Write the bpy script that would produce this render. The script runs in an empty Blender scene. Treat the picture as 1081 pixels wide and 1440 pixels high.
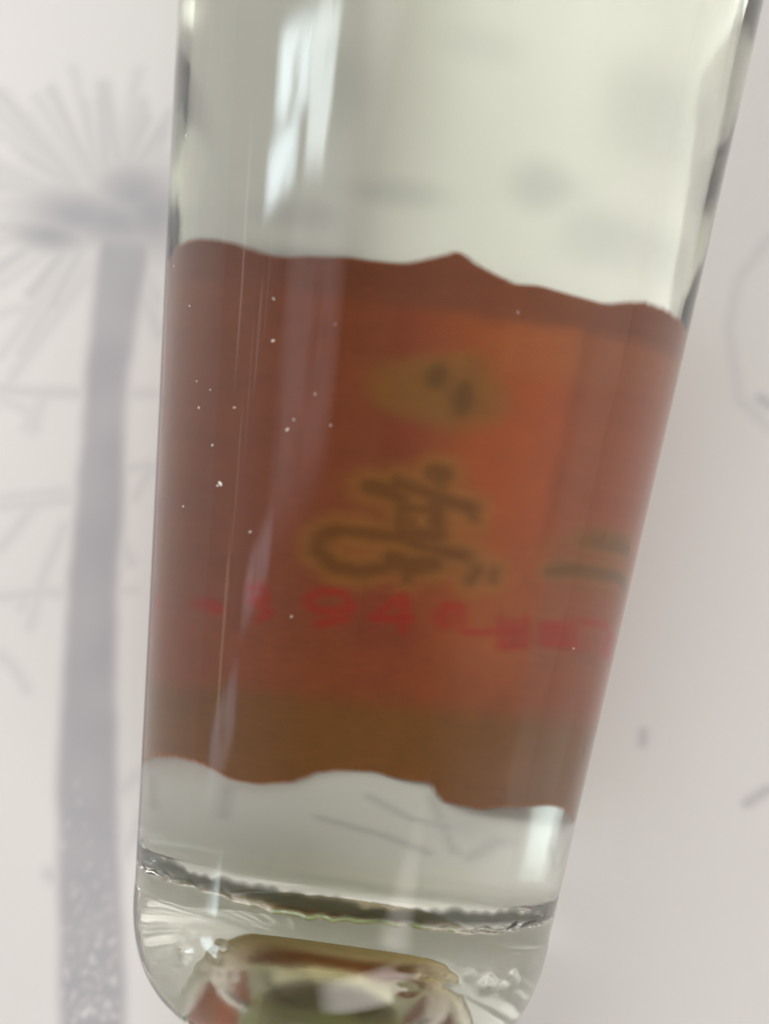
import bpy, bmesh, math, random
import numpy as np
from mathutils import Vector, Matrix, Euler

S = 0.001            # all lengths below are millimetres
ALPHA = 0.09709373790539043   # half angle of the tapered bottle lying on its side
LIFT = 0.45
scn = bpy.context.scene
col = scn.collection
random.seed(4); rng = np.random.default_rng(4)

# ---------------------------------------------------------------- camera
cam_d = bpy.data.cameras.new('camera'); cam = bpy.data.objects.new('camera', cam_d); col.objects.link(cam)
M = Matrix(((0.9906652244, -0.1362926485, 0.0025936636, 0),
            (0.1348259566, 0.9768428138, -0.1661327134, 0),
            (0.0201090659, 0.1649315950, 0.9860999921, 0), (0, 0, 0, 1)))
M.translation = Vector((-1.3612, 17.61975, 297.15766 + LIFT)) * S
cam.matrix_world = M
cam_d.sensor_fit = 'HORIZONTAL'; cam_d.sensor_width = 36; cam_d.lens = 2200 / 1081 * 36
cam_d.clip_start = 0.005; cam_d.clip_end = 50
cam_d.dof.use_dof = True; cam_d.dof.focus_distance = 0.243; cam_d.dof.aperture_fstop = 11
scn.camera = cam

# ---------------------------------------------------------------- light
w = bpy.data.worlds.new('World'); scn.world = w; w.use_nodes = True
nt = w.node_tree; bg = nt.nodes['Background']
# a plain room: pale walls round the table, a dimmer ceiling above
tc = nt.nodes.new('ShaderNodeTexCoord'); sp = nt.nodes.new('ShaderNodeSeparateXYZ')
rp = nt.nodes.new('ShaderNodeValToRGB')
nt.links.new(tc.outputs['Generated'], sp.inputs[0]); nt.links.new(sp.outputs['Z'], rp.inputs[0]); nt.links.new(rp.outputs[0], bg.inputs[0])
e = rp.color_ramp.elements
e[0].position = 0.22; e[0].color = (0.64, 0.60, 0.57, 1)
e[1].position = 0.85; e[1].color = (0.075, 0.065, 0.055, 1)
bg.inputs[1].default_value = 1.0

def window_or_fill(name, pos, size, power, colr, target=(0, 60, 20), rough=1.0):
    l = bpy.data.lights.new(name, 'AREA'); l.shape = 'RECTANGLE'; l.size, l.size_y = size[0] * S, size[1] * S
    l.color = colr; l.energy = power
    # trees and curtains seen through the pane: uneven brightness that falls off softly towards its edges
    l.use_nodes = True; t = l.node_tree; em = t.nodes['Emission']
    N = t.nodes.new; ge = N('ShaderNodeNewGeometry'); sx = N('ShaderNodeSeparateXYZ'); t.links.new(ge.outputs['Parametric'], sx.inputs[0])
    def mth(op, a, b=None, clamp=False):
        n = N('ShaderNodeMath'); n.operation = op; n.use_clamp = clamp
        for i_, q in enumerate((a, b)):
            if q is None: continue
            if isinstance(q, (int, float)): n.inputs[i_].default_value = q
            else: t.links.new(q, n.inputs[i_])
        return n.outputs[0]
    def fall(c):
        return mth('MULTIPLY', mth('MULTIPLY', mth('MULTIPLY', c, mth('SUBTRACT', 1.0, c)), 4.0), 1.35, True)
    no = N('ShaderNodeTexNoise'); no.inputs['Scale'].default_value = 2.6 + random.random(); no.inputs['Detail'].default_value = 2
    mpn = N('ShaderNodeMapping'); mpn.inputs['Location'].default_value = (random.random() * 9, random.random() * 9, 0)
    t.links.new(ge.outputs['Parametric'], mpn.inputs[0]); t.links.new(mpn.outputs[0], no.inputs['Vector'])
    nv = mth('MULTIPLY_ADD', no.outputs['Fac'], 5.0 * rough, True); nv.node.inputs[2].default_value = 1.3 - 2.6 * rough
    s_ = mth('MULTIPLY', mth('MULTIPLY', fall(sx.outputs['X']), fall(sx.outputs['Y'])), nv)
    t.links.new(s_, em.inputs['Strength'])
    o = bpy.data.objects.new(name, l); col.objects.link(o)
    p = Vector(pos) * S; o.location = p
    o.rotation_euler = (Vector(target) * S - p).to_track_quat('-Z', 'Y').to_euler()
    return o
# the room's windows: one left of the table, in panes of different brightness, and a wide one beyond the bottle's neck; plus added lamps for fill, heel glint and streaks
def pane(x, y, z, wy, hz, rad, c, target=(0, 60, 20), rough=1.0):
    window_or_fill('window_or_fill_lamp', (x, y, z), (wy, hz), rad * wy * hz * S * S * math.pi, c, target, rough)
pane(-1200, 300, 640, 110, 460, 11.0, (0.80, 0.95, 1.0))
pane(-1200, 215, 560, 80, 380, 11.0, (0.78, 0.93, 1.0))
pane(-1200, 270, 1020, 230, 330, 9.0, (0.85, 0.97, 0.97))
pane(-1200, 0, 1150, 520, 820, 0.8, (0.95, 0.93, 1.0))
pane(-1200, -200, 640, 80, 330, 1.5, (0.90, 0.80, 0.95))
pane(-1200, -295, 330, 90, 330, 1.3, (0.74, 0.80, 1.0))
pane(-1150, -520, 330, 200, 240, 8.0, (.80, .95, 1.0), rough=.6)  # cool lamp added for a glint on the heel
for (y, z, wy, hz, rad, c) in ((-190, 270, 200, 42, 1.1, (1.0, .78, .50)), (70, 430, 130, 26, .8, (1.0, .9, .85)), (30, 365, 150, 16, .7, (1.0, .9, .85)),
                               (110, 500, 120, 16, .8, (1.0, .9, .85)), (-40, 300, 160, 14, 1.0, (1.0, .85, .75)), (180, 190, 260, 26, 1.2, (1.0, .9, .8))):
    pane(-1200, y, z, wy, hz, rad, c, rough=.3)      # thin lamps added for the streaks reflected on the left of the glass
pane(-380, 760, 1220, 1400, 900, 3.25, (1.0, 0.985, 0.96), rough=.2)
pane(420, -1020, 1120, 1400, 700, 5.0, (1.0, 0.95, 0.915), rough=.2)  # added fill lamp past the base, no window there; brightens table and liquid

scn.view_settings.view_transform = 'Standard'; scn.view_settings.look = 'None'
scn.view_settings.gamma = 1; scn.view_settings.exposure = 0.20
cy = scn.cycles
cy.max_bounces = 16; cy.transmission_bounces = 16; cy.glossy_bounces = 8; cy.diffuse_bounces = 5
cy.caustics_reflective = True; cy.caustics_refractive = True; cy.blur_glossy = 0.3
cy.sample_clamp_indirect = 6.0; cy.use_denoising = True

# ---------------------------------------------------------------- helpers
def mesh_obj(name, verts, faces, mat, parent=None, smooth=True):
    me = bpy.data.meshes.new(name); me.from_pydata(verts, [], faces); me.update()
    if smooth: me.polygons.foreach_set('use_smooth', [True] * len(me.polygons))
    me.materials.append(mat)
    o = bpy.data.objects.new(name, me); col.objects.link(o)
    if parent: o.parent = parent
    return o
def material(name):
    m = bpy.data.materials.new(name); m.use_nodes = True
    return m, m.node_tree, m.node_tree.nodes['Principled BSDF']
def lin(c):
    c = np.asarray(c, float) / 255
    return np.where(c <= .04045, c / 12.92, ((c + .055) / 1.055) ** 2.4)
def sm(a, b, x):
    t = np.clip((x - a) / (b - a), 0, 1); return t * t * (3 - 2 * t)
def seg_dist(X, Y, pts):
    d = np.full(X.shape, 1e9)
    for (ax, ay), (bx, by) in zip(pts[:-1], pts[1:]):
        vx, vy = bx - ax, by - ay; L = vx * vx + vy * vy + 1e-9
        t = np.clip(((X - ax) * vx + (Y - ay) * vy) / L, 0, 1)
        d = np.minimum(d, np.hypot(X - ax - t * vx, Y - ay - t * vy))
    return d
def wav(X, Y, f, seed, n=6):
    r = np.random.default_rng(seed); out = np.zeros(X.shape)
    for _ in range(n):
        a = r.uniform(0, 6.28); k = f * r.uniform(.5, 1.8); p = r.uniform(0, 6.28, 2)
        out += np.sin((X * math.cos(a) + Y * math.sin(a)) * k + p[0] + 1.3 * np.sin((X * math.sin(a) - Y * math.cos(a)) * k * .6 + p[1]))
    return out / n
def set_colors(o, rgb):
    ca = o.data.color_attributes.new('print', 'FLOAT_COLOR', 'POINT')
    a = np.ones((len(o.data.vertices), 4), np.float32); a[:, :3] = rgb; ca.data.foreach_set('color', a.ravel())

# ---------------------------------------------------------------- measured outlines: the label's torn edges and print (degrees round the bottle, mm along it) and the table's print (mm)
TOP = [[-25.88,138.87],[-23.72,138.28],[-21.05,137.06],[-19.36,136.85],[-15.4,137.76],[-10.77,138.4],[-6.94,138.34],[-3.58,138.59],[-1.26,139.7],[1.48,141.29],[3.1,142.41],[4.31,141.83],[6.41,140.2],[9.45,138.75],[11.24,138.14],[11.69,137.55],[15.65,137.92],[18.89,137.24],[23.14,136.4],[25.14,137.1],[26.84,138.56]]
BOT = [[-26.46,44.83],[-24.18,43.36],[-19.3,42.36],[-14.96,42.28],[-10.56,43.42],[-8.4,44.59],[-6.81,45.69],[-2.88,46.64],[2.84,47.12],[6.39,46.41],[10.94,46.62],[12.09,44.93],[13.64,43.56],[15.9,43.43],[20.25,43.16],[24.01,44.09],[26.24,45.09],[26.97,45.82],[26.06,46.48]]
BIG = [[[[4.04,101.09],[6.79,101.2]],1.38],[[[4.71,101.57],[6.13,99.45]],1.12],[[[-4.59,97.1],[-0.56,96.51]],1.38],[[[-2.35,96.75],[0.4,98.48]],0.88],[[[-0.77,98.46],[4.36,97.16],[11.26,95.62]],1.12],[[[10.95,95.75],[11.51,93.68]],0.75],[[[0.41,95.77],[0.84,89.37]],1.12],[[[5.93,96.34],[6.86,90.01]],1.5],[[[0.63,93.83],[6.14,94.57]],0.88],[[[0.84,89.37],[7.29,90.08]],1.25],[[[2.3,92.13],[2.47,90.71]],0.75],[[[-8.01,88.62],[-0.58,88.7],[5.52,87.63],[11.38,87.0]],1.0],[[[-8.01,88.55],[-10.35,86.81],[-10.56,84.28],[-8.25,81.99],[-4.3,81.56],[-0.54,83.06]],1.12],[[[-0.11,84.56],[3.31,83.68],[7.04,85.01]],1.62],[[[2.72,83.59],[2.97,81.49]],0.88],[[[13.14,84.79],[12.4,82.69]],0.88],[[[15.69,85.23],[15.37,83.38]],0.62]]
TWO = [[[[26.81,92.42],[27.44,94.45]],0.88],[[[23.99,86.16],[27.63,88.1]],0.88]]
RED = [[[[-4.77,75.68],[-6.19,77.58],[-9.2,77.45],[-11.14,75.73],[-10.67,74.04],[-7.62,73.82],[-4.74,75.33],[-5.41,73.1],[-9.2,71.45]],0.62],[[[2.55,78.27],[-1.5,73.72],[4.84,74.52]],0.62],[[[3.15,78.36],[3.78,72.23]],0.75],[[[11.36,77.93],[9.6,77.64],[8.64,75.7],[9.47,74.07]],0.75],[[[11.65,77.98],[12.17,74.16]],0.62],[[[9.94,77.34],[10.49,74.59]],0.62],[[[12.56,73.51],[17.16,74.3]],0.5],[[[17.99,76.58],[18.62,72.08],[22.61,72.83],[21.85,77.31]],0.75],[[[18.28,74.5],[22.13,75.22]],0.75],[[[20.0,76.24],[20.49,73.48]],0.88],[[[24.59,76.47],[25.8,77.14],[26.13,74.03],[24.92,73.7],[24.63,76.12]],0.88],[[[26.89,78.58],[27.55,78.81]],0.62],[[[-19.85,76.08],[-17.95,76.75],[-16.94,74.8],[-19.43,74.04],[-16.17,72.46],[-18.05,70.76]],0.75],[[[-25.25,72.3],[-24.38,71.77]],1.12]]
BLOT = [[[6.17,116.51],11,8.5,"gold"],[[0.11,116.1],9,6.5,"gold"],[[7.31,115.39],3,4,"golddark"],[[2.89,118.58],3,3,"golddark"],[[3.21,93.06],15,11,"goldhalo"],[[10.0,85.78],8,4,"goldhalo"],[[-5.04,85.24],9,6,"goldhalo"],[[27.45,89.59],9,6,"goldhalo"]]
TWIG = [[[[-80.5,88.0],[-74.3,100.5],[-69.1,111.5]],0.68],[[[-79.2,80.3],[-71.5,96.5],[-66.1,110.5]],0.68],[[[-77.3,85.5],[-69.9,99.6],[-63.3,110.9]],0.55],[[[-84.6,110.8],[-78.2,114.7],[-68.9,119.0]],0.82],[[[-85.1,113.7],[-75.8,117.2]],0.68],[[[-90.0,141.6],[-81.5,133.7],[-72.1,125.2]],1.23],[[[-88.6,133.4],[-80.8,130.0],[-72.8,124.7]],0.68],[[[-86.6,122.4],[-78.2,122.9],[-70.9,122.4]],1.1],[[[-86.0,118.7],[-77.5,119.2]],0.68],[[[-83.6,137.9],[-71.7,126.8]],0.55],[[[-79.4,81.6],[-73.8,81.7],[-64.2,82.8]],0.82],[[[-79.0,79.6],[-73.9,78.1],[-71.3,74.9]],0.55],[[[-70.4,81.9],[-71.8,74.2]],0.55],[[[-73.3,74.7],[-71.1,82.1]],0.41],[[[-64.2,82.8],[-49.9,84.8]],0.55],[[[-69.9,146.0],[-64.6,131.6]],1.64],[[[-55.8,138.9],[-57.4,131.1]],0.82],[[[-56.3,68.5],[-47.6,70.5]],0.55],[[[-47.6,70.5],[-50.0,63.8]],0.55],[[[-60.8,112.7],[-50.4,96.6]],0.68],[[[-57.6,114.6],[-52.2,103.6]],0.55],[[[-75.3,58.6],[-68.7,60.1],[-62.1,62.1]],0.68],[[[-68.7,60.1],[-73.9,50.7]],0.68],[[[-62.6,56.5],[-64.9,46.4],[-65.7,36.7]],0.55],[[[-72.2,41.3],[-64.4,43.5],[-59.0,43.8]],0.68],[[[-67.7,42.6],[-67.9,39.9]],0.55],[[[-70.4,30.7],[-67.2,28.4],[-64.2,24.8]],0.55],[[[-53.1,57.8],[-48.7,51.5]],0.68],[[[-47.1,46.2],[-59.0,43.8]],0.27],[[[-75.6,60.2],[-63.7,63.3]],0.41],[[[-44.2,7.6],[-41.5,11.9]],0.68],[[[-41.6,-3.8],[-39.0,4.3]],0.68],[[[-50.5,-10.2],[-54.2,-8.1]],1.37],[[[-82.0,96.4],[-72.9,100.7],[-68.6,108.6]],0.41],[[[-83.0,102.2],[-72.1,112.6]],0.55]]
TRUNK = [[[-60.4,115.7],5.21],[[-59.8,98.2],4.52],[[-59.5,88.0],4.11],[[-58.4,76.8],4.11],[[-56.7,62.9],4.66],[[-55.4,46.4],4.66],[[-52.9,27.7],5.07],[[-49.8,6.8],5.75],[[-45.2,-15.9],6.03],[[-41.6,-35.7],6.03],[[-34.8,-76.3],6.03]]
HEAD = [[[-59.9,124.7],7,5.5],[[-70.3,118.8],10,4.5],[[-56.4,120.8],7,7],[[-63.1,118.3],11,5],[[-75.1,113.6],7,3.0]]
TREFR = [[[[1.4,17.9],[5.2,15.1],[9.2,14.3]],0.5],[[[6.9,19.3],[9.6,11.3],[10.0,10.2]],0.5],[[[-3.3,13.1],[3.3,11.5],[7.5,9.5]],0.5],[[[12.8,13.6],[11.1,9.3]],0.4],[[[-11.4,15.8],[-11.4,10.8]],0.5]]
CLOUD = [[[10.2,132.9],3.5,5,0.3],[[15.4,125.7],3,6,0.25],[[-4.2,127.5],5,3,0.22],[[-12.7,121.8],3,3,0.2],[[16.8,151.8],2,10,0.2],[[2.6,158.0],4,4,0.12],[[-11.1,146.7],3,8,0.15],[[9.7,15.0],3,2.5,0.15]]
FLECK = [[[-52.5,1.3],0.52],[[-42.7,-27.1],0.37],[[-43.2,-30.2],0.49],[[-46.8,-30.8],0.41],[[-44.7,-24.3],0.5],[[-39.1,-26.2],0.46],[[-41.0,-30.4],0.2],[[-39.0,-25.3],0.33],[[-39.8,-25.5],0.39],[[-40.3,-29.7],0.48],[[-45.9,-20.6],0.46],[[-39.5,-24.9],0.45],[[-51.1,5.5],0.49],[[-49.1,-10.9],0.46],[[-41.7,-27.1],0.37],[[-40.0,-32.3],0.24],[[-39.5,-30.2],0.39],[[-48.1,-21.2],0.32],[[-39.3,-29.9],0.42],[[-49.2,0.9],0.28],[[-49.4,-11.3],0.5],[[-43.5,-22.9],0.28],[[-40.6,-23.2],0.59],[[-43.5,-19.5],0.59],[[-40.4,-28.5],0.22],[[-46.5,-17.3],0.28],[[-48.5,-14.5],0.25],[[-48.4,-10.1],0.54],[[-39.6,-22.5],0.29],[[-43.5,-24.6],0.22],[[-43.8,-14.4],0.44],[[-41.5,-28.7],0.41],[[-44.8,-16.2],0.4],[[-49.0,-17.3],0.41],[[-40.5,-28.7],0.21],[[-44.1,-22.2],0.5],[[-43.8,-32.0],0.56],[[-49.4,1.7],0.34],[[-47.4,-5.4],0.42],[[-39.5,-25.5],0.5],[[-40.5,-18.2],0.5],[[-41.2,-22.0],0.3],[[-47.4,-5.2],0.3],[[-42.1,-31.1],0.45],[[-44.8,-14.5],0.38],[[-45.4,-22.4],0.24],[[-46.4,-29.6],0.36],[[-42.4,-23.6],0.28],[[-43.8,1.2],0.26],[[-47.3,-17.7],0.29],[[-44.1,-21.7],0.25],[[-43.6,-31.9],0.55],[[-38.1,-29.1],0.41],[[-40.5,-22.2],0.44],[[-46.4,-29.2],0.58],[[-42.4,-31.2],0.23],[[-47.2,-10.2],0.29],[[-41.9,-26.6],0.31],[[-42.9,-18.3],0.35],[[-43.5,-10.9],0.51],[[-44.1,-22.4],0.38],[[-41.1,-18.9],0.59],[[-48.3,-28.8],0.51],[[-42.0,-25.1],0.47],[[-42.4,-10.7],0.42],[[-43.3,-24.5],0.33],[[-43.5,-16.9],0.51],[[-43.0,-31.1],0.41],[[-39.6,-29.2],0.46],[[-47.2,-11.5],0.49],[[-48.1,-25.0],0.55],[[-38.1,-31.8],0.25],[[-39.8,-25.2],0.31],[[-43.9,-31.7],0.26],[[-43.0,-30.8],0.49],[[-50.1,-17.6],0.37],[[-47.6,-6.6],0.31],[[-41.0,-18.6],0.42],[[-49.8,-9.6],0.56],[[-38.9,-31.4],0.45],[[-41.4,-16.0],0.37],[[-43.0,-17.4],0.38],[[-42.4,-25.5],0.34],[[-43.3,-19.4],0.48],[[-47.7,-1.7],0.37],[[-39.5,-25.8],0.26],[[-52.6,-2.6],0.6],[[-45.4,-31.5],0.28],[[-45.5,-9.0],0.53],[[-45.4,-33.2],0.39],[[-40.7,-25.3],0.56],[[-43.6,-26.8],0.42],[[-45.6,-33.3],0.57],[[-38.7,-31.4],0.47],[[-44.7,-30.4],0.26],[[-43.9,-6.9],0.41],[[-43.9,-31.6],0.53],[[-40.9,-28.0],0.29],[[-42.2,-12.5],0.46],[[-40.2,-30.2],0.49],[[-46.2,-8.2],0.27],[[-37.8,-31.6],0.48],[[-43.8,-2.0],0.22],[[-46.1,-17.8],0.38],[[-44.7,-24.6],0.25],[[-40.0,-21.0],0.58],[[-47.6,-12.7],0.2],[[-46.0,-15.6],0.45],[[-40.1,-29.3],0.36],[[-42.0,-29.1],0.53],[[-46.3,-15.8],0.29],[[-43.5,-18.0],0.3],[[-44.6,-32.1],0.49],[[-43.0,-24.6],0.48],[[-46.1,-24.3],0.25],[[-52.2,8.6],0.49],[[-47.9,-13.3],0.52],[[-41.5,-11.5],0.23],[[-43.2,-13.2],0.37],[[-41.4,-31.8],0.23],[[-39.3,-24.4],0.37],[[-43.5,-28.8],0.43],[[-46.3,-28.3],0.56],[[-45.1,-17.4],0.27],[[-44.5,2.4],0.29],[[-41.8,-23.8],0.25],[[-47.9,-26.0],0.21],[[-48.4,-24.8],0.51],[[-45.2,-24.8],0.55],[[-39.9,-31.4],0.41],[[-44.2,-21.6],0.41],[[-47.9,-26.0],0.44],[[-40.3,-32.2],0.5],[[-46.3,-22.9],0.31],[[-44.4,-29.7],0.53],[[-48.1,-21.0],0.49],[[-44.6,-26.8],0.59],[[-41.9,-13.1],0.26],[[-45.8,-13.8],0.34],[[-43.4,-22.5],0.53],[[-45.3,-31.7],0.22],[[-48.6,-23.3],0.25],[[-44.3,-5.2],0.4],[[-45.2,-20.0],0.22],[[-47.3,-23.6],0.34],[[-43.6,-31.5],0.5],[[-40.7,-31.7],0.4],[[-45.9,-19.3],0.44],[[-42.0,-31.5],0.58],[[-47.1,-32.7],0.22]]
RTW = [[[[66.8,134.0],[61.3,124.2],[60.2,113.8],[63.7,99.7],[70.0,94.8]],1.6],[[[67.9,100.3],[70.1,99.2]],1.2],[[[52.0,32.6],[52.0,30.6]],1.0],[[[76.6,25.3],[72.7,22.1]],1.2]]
DUST = [[-21.96,115.37,36.74,-0.51,-0.1,0.85],[-12.5,112.16,40.61,-0.29,-0.1,0.95],[-21.22,109.34,36.49,-0.5,-0.1,0.86],[-25.78,99.49,32.21,-0.62,-0.1,0.78],[-17.33,96.77,37.15,-0.42,-0.1,0.9],[-16.59,98.26,37.64,-0.4,-0.1,0.91],[-14.0,102.13,39.08,-0.34,-0.1,0.94],[-11.15,97.94,39.56,-0.27,-0.1,0.96],[-26.46,88.28,30.22,-0.66,-0.1,0.75],[-26.87,87.94,29.8,-0.67,-0.1,0.74],[-20.8,81.66,33.6,-0.52,-0.1,0.85],[-32.26,84.59,23.31,-0.81,-0.1,0.58],[-40.03,122.27,16.96,-0.92,-0.1,0.39],[-14.55,138.82,42.67,-0.32,-0.1,0.94],[12.92,117.36,41.01,0.3,-0.1,0.95],[28.76,71.33,25.61,0.74,-0.1,0.66],[-32.66,103.46,25.83,-0.78,-0.1,0.62],[-30.12,102.09,28.56,-0.72,-0.1,0.68],[-28.56,93.87,29.01,-0.7,-0.1,0.71],[-31.69,99.48,26.41,-0.76,-0.1,0.64],[-35.72,115.12,23.54,-0.83,-0.1,0.55],[-13.03,70.37,36.14,-0.34,-0.1,0.94],[-40.64,142.31,20.29,-0.89,-0.1,0.44],[-39.04,127.52,20.27,-0.88,-0.1,0.46]]

# ---------------------------------------------------------------- tabletop with its grey plant print
def axis_grid(lo, hi, step, far):
    a = list(np.arange(lo, hi + .01, step)); n = 10
    g = np.geomspace(4, far, n)
    return np.array([lo - x for x in g[::-1]] + a + [hi + x for x in g])
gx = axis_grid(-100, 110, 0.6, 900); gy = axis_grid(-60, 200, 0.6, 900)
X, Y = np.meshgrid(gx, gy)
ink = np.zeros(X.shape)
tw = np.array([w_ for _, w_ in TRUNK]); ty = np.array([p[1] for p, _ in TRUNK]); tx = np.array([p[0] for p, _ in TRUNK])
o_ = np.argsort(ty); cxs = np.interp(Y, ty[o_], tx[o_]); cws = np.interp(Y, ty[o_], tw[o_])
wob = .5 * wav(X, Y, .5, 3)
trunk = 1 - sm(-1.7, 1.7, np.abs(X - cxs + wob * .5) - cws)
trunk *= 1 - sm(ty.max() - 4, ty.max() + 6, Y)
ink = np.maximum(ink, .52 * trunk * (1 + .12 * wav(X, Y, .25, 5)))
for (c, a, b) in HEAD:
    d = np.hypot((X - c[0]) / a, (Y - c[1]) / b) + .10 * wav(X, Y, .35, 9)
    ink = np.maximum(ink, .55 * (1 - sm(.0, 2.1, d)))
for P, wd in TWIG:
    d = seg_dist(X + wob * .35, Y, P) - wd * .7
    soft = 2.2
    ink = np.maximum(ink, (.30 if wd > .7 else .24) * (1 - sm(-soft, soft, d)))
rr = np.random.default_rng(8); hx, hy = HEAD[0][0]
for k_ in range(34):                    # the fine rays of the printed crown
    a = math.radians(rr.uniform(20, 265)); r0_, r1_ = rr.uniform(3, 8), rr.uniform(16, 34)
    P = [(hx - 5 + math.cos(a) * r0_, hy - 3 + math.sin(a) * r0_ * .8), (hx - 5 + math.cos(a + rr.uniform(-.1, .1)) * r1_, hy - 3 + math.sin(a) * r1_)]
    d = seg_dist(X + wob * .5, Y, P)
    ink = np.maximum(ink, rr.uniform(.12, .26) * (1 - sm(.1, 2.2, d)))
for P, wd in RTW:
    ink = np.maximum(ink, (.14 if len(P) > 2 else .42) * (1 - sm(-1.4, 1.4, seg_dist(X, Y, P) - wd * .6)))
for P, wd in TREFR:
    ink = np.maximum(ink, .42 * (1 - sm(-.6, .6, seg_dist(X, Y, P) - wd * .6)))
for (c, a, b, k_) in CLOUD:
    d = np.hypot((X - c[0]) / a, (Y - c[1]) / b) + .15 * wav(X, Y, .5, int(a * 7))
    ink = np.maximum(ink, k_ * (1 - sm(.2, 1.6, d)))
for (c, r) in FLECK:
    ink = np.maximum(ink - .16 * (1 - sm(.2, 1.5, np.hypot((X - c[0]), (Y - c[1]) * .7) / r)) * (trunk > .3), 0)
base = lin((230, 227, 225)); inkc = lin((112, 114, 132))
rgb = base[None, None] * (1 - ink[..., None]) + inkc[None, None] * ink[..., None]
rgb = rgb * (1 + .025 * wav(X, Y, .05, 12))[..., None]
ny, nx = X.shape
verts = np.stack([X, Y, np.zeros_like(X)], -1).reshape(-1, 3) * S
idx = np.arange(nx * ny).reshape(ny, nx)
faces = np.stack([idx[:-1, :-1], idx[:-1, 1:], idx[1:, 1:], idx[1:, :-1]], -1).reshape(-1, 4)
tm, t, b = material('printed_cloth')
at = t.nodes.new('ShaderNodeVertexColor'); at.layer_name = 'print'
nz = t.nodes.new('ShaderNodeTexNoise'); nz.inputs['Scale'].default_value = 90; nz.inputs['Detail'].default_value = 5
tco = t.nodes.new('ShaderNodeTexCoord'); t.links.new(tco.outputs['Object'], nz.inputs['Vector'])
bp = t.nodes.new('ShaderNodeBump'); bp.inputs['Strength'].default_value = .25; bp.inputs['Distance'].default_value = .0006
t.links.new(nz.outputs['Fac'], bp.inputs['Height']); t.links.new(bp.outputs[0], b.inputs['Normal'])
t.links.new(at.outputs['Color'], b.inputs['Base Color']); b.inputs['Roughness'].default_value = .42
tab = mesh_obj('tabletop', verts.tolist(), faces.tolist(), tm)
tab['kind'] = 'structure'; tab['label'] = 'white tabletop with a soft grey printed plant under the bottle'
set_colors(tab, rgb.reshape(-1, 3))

# ---------------------------------------------------------------- bottle
root = bpy.data.objects.new('glass_bottle', None); col.objects.link(root)
root['label'] = 'clear glass bottle lying on the white table with a torn red-brown label'
root['category'] = 'bottle'
# local frame: y along the bottle from its base, -z towards the table
R0, YH, K = 34., 25., .0974
Rot = Matrix.Rotation(ALPHA, 4, 'X')
root.matrix_world = Matrix.Translation(Vector((0, 0, LIFT * S))) @ Rot @ Matrix.Translation(-Vector((0, YH, -R0)) * S)

def cone(y): return R0 + K * (y - YH)
def outer(y):
    r = cone(y)
    if y > 222:
        r -= .0035 * (y - 222) ** 2
    return r
prof = []       # (r, y) closed outer skin, from the middle of the base to the middle of the mouth
for r in np.linspace(0, 18.9, 70)[:-1]: prof.append((r, 4.5 + 16.4 * (1 - (r / 19.0) ** 4) ** .8))
for k_ in range(1, 9):
    a = math.pi * (k_ / 8); prof.append((19.8 - 0.9 * math.cos(a), 4.5 - .8 * math.sin(a)))
HR, HY = cone(YH) - 20.7, 20.5
for a in np.linspace(.04, 1, 60):
    t_ = a * math.pi / 2
    prof.append((20.7 + HR * math.sin(t_) ** 1.0, 4.5 + HY * (1 - math.cos(t_))))
for y in np.linspace(26, 245, 160): prof.append((outer(y), y))
r1 = outer(245)
for a in np.linspace(.05, 1, 24):
    t_ = a * math.pi / 2; prof.append((14 + (r1 - 14) * math.cos(t_), 245 + 36 * math.sin(t_)))
for y in np.linspace(285, 330, 12): prof.append((14 - .01 * (y - 285), y))
prof += [(15.5, 331), (15.8, 334), (15.5, 337), (12, 338), (0, 338)]
NSEG = 384
def lathe(prof, nseg, disp=None):
    V, Fc = [], []
    rings = []
    for (r, y) in prof:
        if r < 1e-6: rings.append([len(V)]); V.append((0, y, 0)); continue
        st = len(V)
        for i in range(nseg):
            a = 2 * math.pi * i / nseg
            rr, yy = (r, y) if disp is None else disp(r, y, a)
            V.append((rr * math.sin(a), yy, rr * math.cos(a)))
        rings.append(list(range(st, st + nseg)))
    for A, B in zip(rings[:-1], rings[1:]):
        for i in range(nseg):
            j = (i + 1) % nseg
            if len(A) == 1: Fc.append((A[0], B[j], B[i]))
            elif len(B) == 1: Fc.append((A[i], A[j], B[0]))
            else: Fc.append((A[i], A[j], B[j], B[i]))
    return V, Fc
# small moulded stipples round the heel, in two groups, and the slight unevenness of blown glass
st = []
rs = np.random.default_rng(11)
for n_, (a0, a1, y0, y1, cnt) in enumerate([(16, 54, 19.5, 22.5, 22), (-44, -26, 17, 22, 9), (120, 240, 12, 20, 20)]):
    for _ in range(cnt): st.append((math.radians(rs.uniform(a0, a1)), rs.uniform(y0, y1), rs.uniform(.5, 1.1), rs.uniform(.08, .2)))
def disp(r, y, a):
    if r < 20.7 and y < 25: return r, y
    d = .05 * math.sin(3 * a + y * .03) + .035 * math.sin(7 * a + .02 * y + 1) + .02 * math.sin(13 * a - .05 * y + 2)
    if y < 40: d += .04 * math.sin(5 * a + .21 * y) * math.exp(-((y - 16) / 9.) ** 2)
    if 5 < y < 30 and r > 20:
        for (sa, sy, sw, sh) in st:
            da = (a - sa + math.pi) % (2 * math.pi) - math.pi
            q = ((da * r) / (sw * 1.5)) ** 2 + ((y - sy) / sw) ** 2
            if q < 8: d += sh * math.exp(-q)
    return r + d * min(1, r / 20), y
V, Fc = lathe(prof, NSEG, disp)
gm, t, b = material('bottle_glass')
t.nodes.remove(b); out = t.nodes['Material Output']
gl = t.nodes.new('ShaderNodeBsdfGlass'); gl.inputs['Roughness'].default_value = 0.0; gl.inputs['IOR'].default_value = 1.5
gl.inputs['Color'].default_value = (1, 1, 1, 1)
t.links.new(gl.outputs[0], out.inputs['Surface'])
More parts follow.
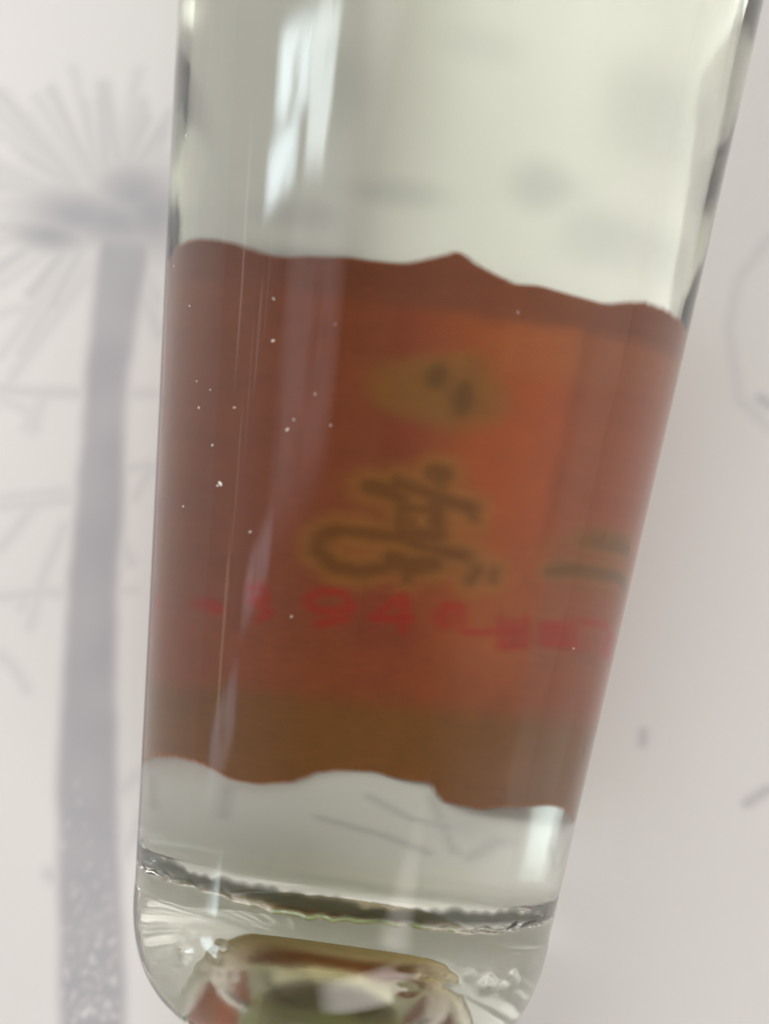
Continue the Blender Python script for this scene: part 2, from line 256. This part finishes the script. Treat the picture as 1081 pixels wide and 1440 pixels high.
ab = t.nodes.new('ShaderNodeVolumeAbsorption'); ab.inputs['Color'].default_value = (.86, .91, .77, 1); ab.inputs['Density'].default_value = 5.0
t.links.new(ab.outputs[0], out.inputs['Volume'])
tco = t.nodes.new('ShaderNodeTexCoord'); mp = t.nodes.new('ShaderNodeMapping'); mp.inputs['Scale'].default_value = (170, 5, 170)
nz = t.nodes.new('ShaderNodeTexNoise'); nz.inputs['Scale'].default_value = 1.0; nz.inputs['Detail'].default_value = 3
bp = t.nodes.new('ShaderNodeBump'); bp.inputs['Strength'].default_value = .08; bp.inputs['Distance'].default_value = .0004
t.links.new(tco.outputs['Object'], mp.inputs[0]); t.links.new(mp.outputs[0], nz.inputs['Vector'])
t.links.new(nz.outputs['Fac'], bp.inputs['Height']); t.links.new(bp.outputs[0], gl.inputs['Normal'])
glass = mesh_obj('glass_body', [tuple(c * S for c in v) for v in V], Fc, gm, root)

# the recess under the base is frosted; its olive tint paints in the label's brown reflection
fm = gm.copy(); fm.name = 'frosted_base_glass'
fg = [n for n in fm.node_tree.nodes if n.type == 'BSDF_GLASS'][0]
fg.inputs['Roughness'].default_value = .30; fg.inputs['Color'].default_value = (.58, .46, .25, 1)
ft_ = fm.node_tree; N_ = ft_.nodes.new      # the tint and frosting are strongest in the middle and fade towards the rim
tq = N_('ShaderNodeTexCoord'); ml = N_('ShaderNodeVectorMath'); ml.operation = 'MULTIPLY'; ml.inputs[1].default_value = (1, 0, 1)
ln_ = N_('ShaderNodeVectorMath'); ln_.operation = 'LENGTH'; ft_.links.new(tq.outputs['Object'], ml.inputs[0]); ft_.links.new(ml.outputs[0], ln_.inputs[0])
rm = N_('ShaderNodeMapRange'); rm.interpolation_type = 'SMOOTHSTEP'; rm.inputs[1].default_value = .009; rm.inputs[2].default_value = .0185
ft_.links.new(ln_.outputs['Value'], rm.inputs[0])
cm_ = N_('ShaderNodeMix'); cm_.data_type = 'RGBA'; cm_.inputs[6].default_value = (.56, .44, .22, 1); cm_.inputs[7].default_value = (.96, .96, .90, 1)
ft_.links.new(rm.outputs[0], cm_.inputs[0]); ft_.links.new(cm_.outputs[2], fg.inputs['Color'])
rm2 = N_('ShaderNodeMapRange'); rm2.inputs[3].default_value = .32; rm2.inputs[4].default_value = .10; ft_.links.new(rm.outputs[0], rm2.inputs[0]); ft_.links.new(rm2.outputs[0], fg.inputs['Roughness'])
for l_ in list(fg.inputs['Normal'].links): fm.node_tree.links.remove(l_)
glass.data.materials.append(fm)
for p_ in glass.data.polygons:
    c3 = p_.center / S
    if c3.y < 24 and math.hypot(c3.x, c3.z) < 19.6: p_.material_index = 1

# clear spirit filling the bottle: its skin is the inner face of the glass
WALL, FLOOR = 2.5, 27.8
lp = []
ri = cone(FLOOR + 5) - WALL
for r in np.linspace(0, ri - 5, 20): lp.append((r, FLOOR + 1.5 * (1 - (r / (ri - 5)) ** 2)))
for a in np.linspace(.1, 1, 12):
    t_ = a * math.pi / 2; lp.append((ri - 5 + 5 * math.sin(t_), FLOOR + 5 * (1 - math.cos(t_))))
for y in np.linspace(FLOOR + 6, 240, 130): lp.append((outer(y) - WALL, y))
r1 = outer(240) - WALL
for a in np.linspace(.05, 1, 20):
    t_ = a * math.pi / 2; lp.append((11.3 + (r1 - 11.3) * math.cos(t_), 240 + 37 * math.sin(t_)))
lp += [(11.3, 290), (11.3, 308), (0, 308)]
def ldisp(r, y, a):
    d = .06 * math.sin(4 * a + y * .025 + 1) + .03 * math.sin(9 * a + .03 * y)
    yy = y
    if y < FLOOR + 6:
        f = 1 - (y - FLOOR) / 6
        yy = y + f * (.16 * math.sin(37 * a + 2 * math.sin(5 * a)) + .08 * math.sin(61 * a + 1) + .35 * math.sin(6 * a)) * min(1, r / 28) ** 3
    return r + d * min(1, r / 20), yy
V, Fc = lathe(lp, 384, ldisp)
lm, t, b = material('clear_liquid'); t.nodes.remove(b)
gl = t.nodes.new('ShaderNodeBsdfGlass'); gl.inputs['Roughness'].default_value = 0; gl.inputs['IOR'].default_value = 1.36 / 1.5
t.links.new(gl.outputs[0], t.nodes['Material Output'].inputs['Surface'])
liq = mesh_obj('clear_liquid', [tuple(c * S for c in v) for v in V], Fc, lm, root)

# dark green band added to imitate dark refraction along the corner of the floor, thickest on the near side
bm = bmesh.new(); NR, NT = 420, 8
rd = np.random.default_rng(6); ph = rd.uniform(0, 6.28, 12)
for grow in (.55, .85, 1.2, 1.6):       # nested shells soften its edges
  rings = []
  for i in range(NR):
      a = math.radians(-98 + 196 * i / (NR - 1)); u_ = i / (NR - 1)
      n_ = sum(math.sin(a * f + ph[k]) / (1 + k * .35) for k, f in enumerate((7, 13, 21, 34, 49, 66, 83)))
      tr_ = grow * (.75 + .10 * n_) * min(1, 8 * u_, 8 * (1 - u_)) + .05
      rc, yc = ri - 2.0, FLOOR + 2.1 + .12 * n_
      rings.append([bm.verts.new(((rc + tr_ * .6 * math.cos(q_)) * math.sin(a) * S, (yc + tr_ * math.sin(q_)) * S, (rc + tr_ * .6 * math.cos(q_)) * math.cos(a) * S)) for q_ in np.linspace(0, 2 * math.pi, NT, endpoint=False)])
  for A_, B_ in zip(rings[:-1], rings[1:]):
      for j in range(NT): bm.faces.new((A_[j], A_[(j + 1) % NT], B_[(j + 1) % NT], B_[j]))
  bm.faces.new(rings[0][::-1]); bm.faces.new(rings[-1])
me = bpy.data.meshes.new('dark_refraction_line'); bm.to_mesh(me); bm.free(); me.polygons.foreach_set('use_smooth', [True] * len(me.polygons))
sdm, t, b = material('dark_refraction_line'); b.inputs['Base Color'].default_value = (.13, .145, .085, 1); b.inputs['Roughness'].default_value = .9
tr = t.nodes.new('ShaderNodeBsdfTransparent'); mx = t.nodes.new('ShaderNodeMixShader'); mx.inputs[0].default_value = .22
t.links.new(tr.outputs[0], mx.inputs[1]); t.links.new(b.outputs[0], mx.inputs[2]); t.links.new(mx.outputs[0], t.nodes['Material Output'].inputs['Surface'])
me.materials.append(sdm); dp_ = bpy.data.objects.new('dark_refraction_line', me); col.objects.link(dp_); dp_.parent = root; dp_['kind'] = 'stuff'

# ---------------------------------------------------------------- torn paper label, glued to the lower side
U = np.arange(-62, 62.01, .25)
tp = np.array(TOP + [[-27.2, 138.9], [27.3, 138.2]]); bt = np.array(BOT + [[-27.2, 45.3], [27.3, 45.6]])
def edge(P, U, sl, seed):
    P = P[(np.abs(P[:, 0]) < 23.9) | (np.abs(P[:, 0]) > 27.1)]; P = P[np.argsort(P[:, 0])]
    u = P[:, 0]; v = P[:, 1]
    e = np.interp(U, u, v)
    r = np.random.default_rng(seed)
    jag = np.convolve(r.normal(0, 1, len(U)), [.2, .3, .3, .2], 'same')
    out_ = np.abs(U) > 26.5
    e = e + jag * .06 * (1 - sm(19, 24, np.abs(U))) + np.where(out_, 1.4 * np.sin(U * .21 + seed) * sm(26.5, 34, np.abs(U)), 0)
    return e
vt = edge(tp, U, 0, 1); vb = edge(bt, U, 0, 2)
NS = 300
T = np.linspace(0, 1, NS)
UU, TT = np.meshgrid(U, T)
VV = vb[None] * (1 - TT) + vt[None] * TT
rad = R0 + K * (VV - YH)
PX, PY = UU * 1.25, VV            # near-isotropic label coordinates
c_ = lambda *a: lin(a)
def put(rgb, m, c): return rgb * (1 - m[..., None]) + np.asarray(c)[None, None] * m[..., None]
rgb = np.tile(c_(150, 72, 38), UU.shape + (1,)).reshape(UU.shape + (3,))
rgb = put(rgb, sm(-4.2, -3.4, UU) * .75, c_(146, 60, 30))  # paler tone left of this step paints in a dim reflection
rgb = put(rgb, sm(-2, 13, UU + .12 * (VV - 100)) * .8, c_(182, 92, 36))  # brighter orange to the right paints in light focused by the bottle
rgb = put(rgb, sm(10.8, 12.0, UU) * sm(118, 122, VV) * .75, c_(186, 98, 44))
rgb = put(rgb, sm(4, 16, UU) * (1 - sm(118, 124, VV)) * sm(84, 96, VV) * .8, c_(190, 84, 30))
rgb = put(rgb, sm(23.2, 24.2, UU) * .55, c_(150, 86, 64))
rgb = put(rgb, np.exp(-((UU - 22.6) / 1.0) ** 2) * sm(84, 100, VV) * .5, c_(128, 60, 20))
rgb = put(rgb, sm(-14, -24, UU) * .35, c_(128, 74, 48))
rgb = put(rgb, sm(129, 132.5, VV + .8 * wav(PX, PY, .2, 7)) * .75, c_(128, 66, 42))
rgb = put(rgb, (1 - sm(64, 73, VV + .5 * wav(PX, PY, .15, 8) + .25 * UU * .3)) * .6, c_(156, 74, 28))
rgb = put(rgb, (1 - sm(56, 62.5, VV + .8 * wav(PX, PY, .15, 8) - .05 * UU)) * .9, c_(132, 82, 22))
rgb = put(rgb, (1 - sm(49, 57, VV + wav(PX, PY, .2, 18))) * sm(12, 20, UU) * .5, c_(140, 92, 62))
COLS = {'gold': c_(150, 96, 36), 'golddark': c_(118, 74, 18), 'goldhalo': c_(158, 94, 40)}
for c, a, b_, k_ in BLOT:
    d = np.hypot((PX - c[0] * 1.25) / a, (PY - c[1]) / b_) + .18 * wav(PX, PY, .35, int(a * 10))
    rgb = put(rgb, (1 - sm(.55, 1.15, d)) * (.85 if k_ != 'goldhalo' else .45), COLS[k_])
wobx = .35 * wav(PX, PY, .5, 21); woby = .35 * wav(PX, PY, .5, 22)
def draw(strokes, color, alpha, soft, grow=0):
    global rgb
    m = np.zeros(UU.shape)
    for P, wd in strokes:
        P2 = [(p[0] * 1.25, p[1]) for p in P]
        m = np.maximum(m, 1 - sm(-soft, soft, seg_dist(PX + wobx, PY + woby, P2) - wd - grow))
    rgb = put(rgb, m * alpha, color)
draw(BIG, c_(170, 112, 42), .65, 2.2, 1.8)
draw(TWO, c_(160, 110, 56), .4, 1.0, 1.2)
draw(BIG, c_(120, 68, 14), .85, 1.0, .2)
draw(TWO, c_(118, 80, 30), .8, .8)
wobx = wobx * .5; woby = woby * .3
draw(RED, c_(180, 26, 8), .8, .8)
rgb = rgb * (1 + .07 * wav(PX, PY, .9, 31) + .05 * wav(PX, PY, .22, 32))[..., None]
edge_d = np.minimum(VV - vb[None], vt[None] - VV)      # frayed bare paper along the tear
rgb = put(rgb, (1 - sm(.05, .45, edge_d)) * .55, c_(186, 108, 58))
LABEL_GAIN = 1.08
rgb = np.clip(rgb * LABEL_GAIN, 0, .9)
def shell(off):
    r = rad + off; a = np.radians(UU)
    return np.stack([r * np.sin(a), VV, -r * np.cos(a)], -1).reshape(-1, 3)
vi, vo = shell(-.22), shell(.16)
n0, n1 = UU.shape; idx = np.arange(n0 * n1).reshape(n0, n1)
q = np.stack([idx[:-1, :-1], idx[:-1, 1:], idx[1:, 1:], idx[1:, :-1]], -1).reshape(-1, 4)
NV = n0 * n1
faces = [q, q[:, ::-1] + NV]
border = np.concatenate([idx[0, :], idx[1:, -1], idx[-1, -2::-1], idx[-2:0:-1, 0]])
bn = np.roll(border, -1)
faces.append(np.stack([border, border + NV, bn + NV, bn], -1))
pm, t, b = material('label_paper')
at = t.nodes.new('ShaderNodeVertexColor'); at.layer_name = 'print'
fn = t.nodes.new('ShaderNodeTexNoise'); fn.inputs['Scale'].default_value = 1400; fn.inputs['Detail'].default_value = 6; fn.inputs['Roughness'].default_value = .75
fr = t.nodes.new('ShaderNodeMapRange'); fr.inputs[1].default_value = .3; fr.inputs[2].default_value = .7; fr.inputs[3].default_value = .80; fr.inputs[4].default_value = 1.18
ft = t.nodes.new('ShaderNodeTexCoord'); t.links.new(ft.outputs['Object'], fn.inputs['Vector']); t.links.new(fn.outputs['Fac'], fr.inputs[0])
fx = t.nodes.new('ShaderNodeVectorMath'); fx.operation = 'SCALE'; t.links.new(at.outputs['Color'], fx.inputs[0]); t.links.new(fr.outputs[0], fx.inputs['Scale'])
t.links.new(fx.outputs[0], b.inputs['Base Color']); b.inputs['Roughness'].default_value = .7
nz = t.nodes.new('ShaderNodeTexNoise'); nz.inputs['Scale'].default_value = 900; tco = t.nodes.new('ShaderNodeTexCoord')
bp = t.nodes.new('ShaderNodeBump'); bp.inputs['Strength'].default_value = .3; bp.inputs['Distance'].default_value = .0001
t.links.new(tco.outputs['Object'], nz.inputs['Vector']); t.links.new(nz.outputs['Fac'], bp.inputs['Height']); t.links.new(bp.outputs[0], b.inputs['Normal'])
lab = mesh_obj('paper_label', (np.vstack([vi, vo]) * S).tolist(), np.vstack(faces).tolist(), pm, root)
lab['label'] = 'torn red-brown paper label with gold and red print, seen from behind'
set_colors(lab, np.vstack([rgb.reshape(-1, 3)] * 2))

# ---------------------------------------------------------------- dust specks on the front of the glass
bm = bmesh.new()
for k_, v in enumerate(DUST):
    p = Vector(v[:3]); n = Vector(v[3:]).normalized(); s_ = random.choice([.10, .13, .16, .2]) 
    if k_ == 8: s_ = .34
    q = n.to_track_quat('Z', 'Y').to_matrix().to_4x4()
    m4 = Matrix.Translation((p + n * .06) * S) @ q @ Matrix.Rotation(random.uniform(0, 3), 4, 'Z') @ Matrix.Diagonal((s_ * 1.5 * S, s_ * .7 * S, .12 * S, 1))
    bmesh.ops.create_icosphere(bm, subdivisions=2, radius=1, matrix=m4)
me = bpy.data.meshes.new('dust'); bm.to_mesh(me); bm.free()
dm, t, b = material('dust'); b.inputs['Base Color'].default_value = (.85, .80, .72, 1); b.inputs['Roughness'].default_value = .8
me.materials.append(dm); du = bpy.data.objects.new('dust', me); col.objects.link(du); du.parent = root
du['kind'] = 'stuff'
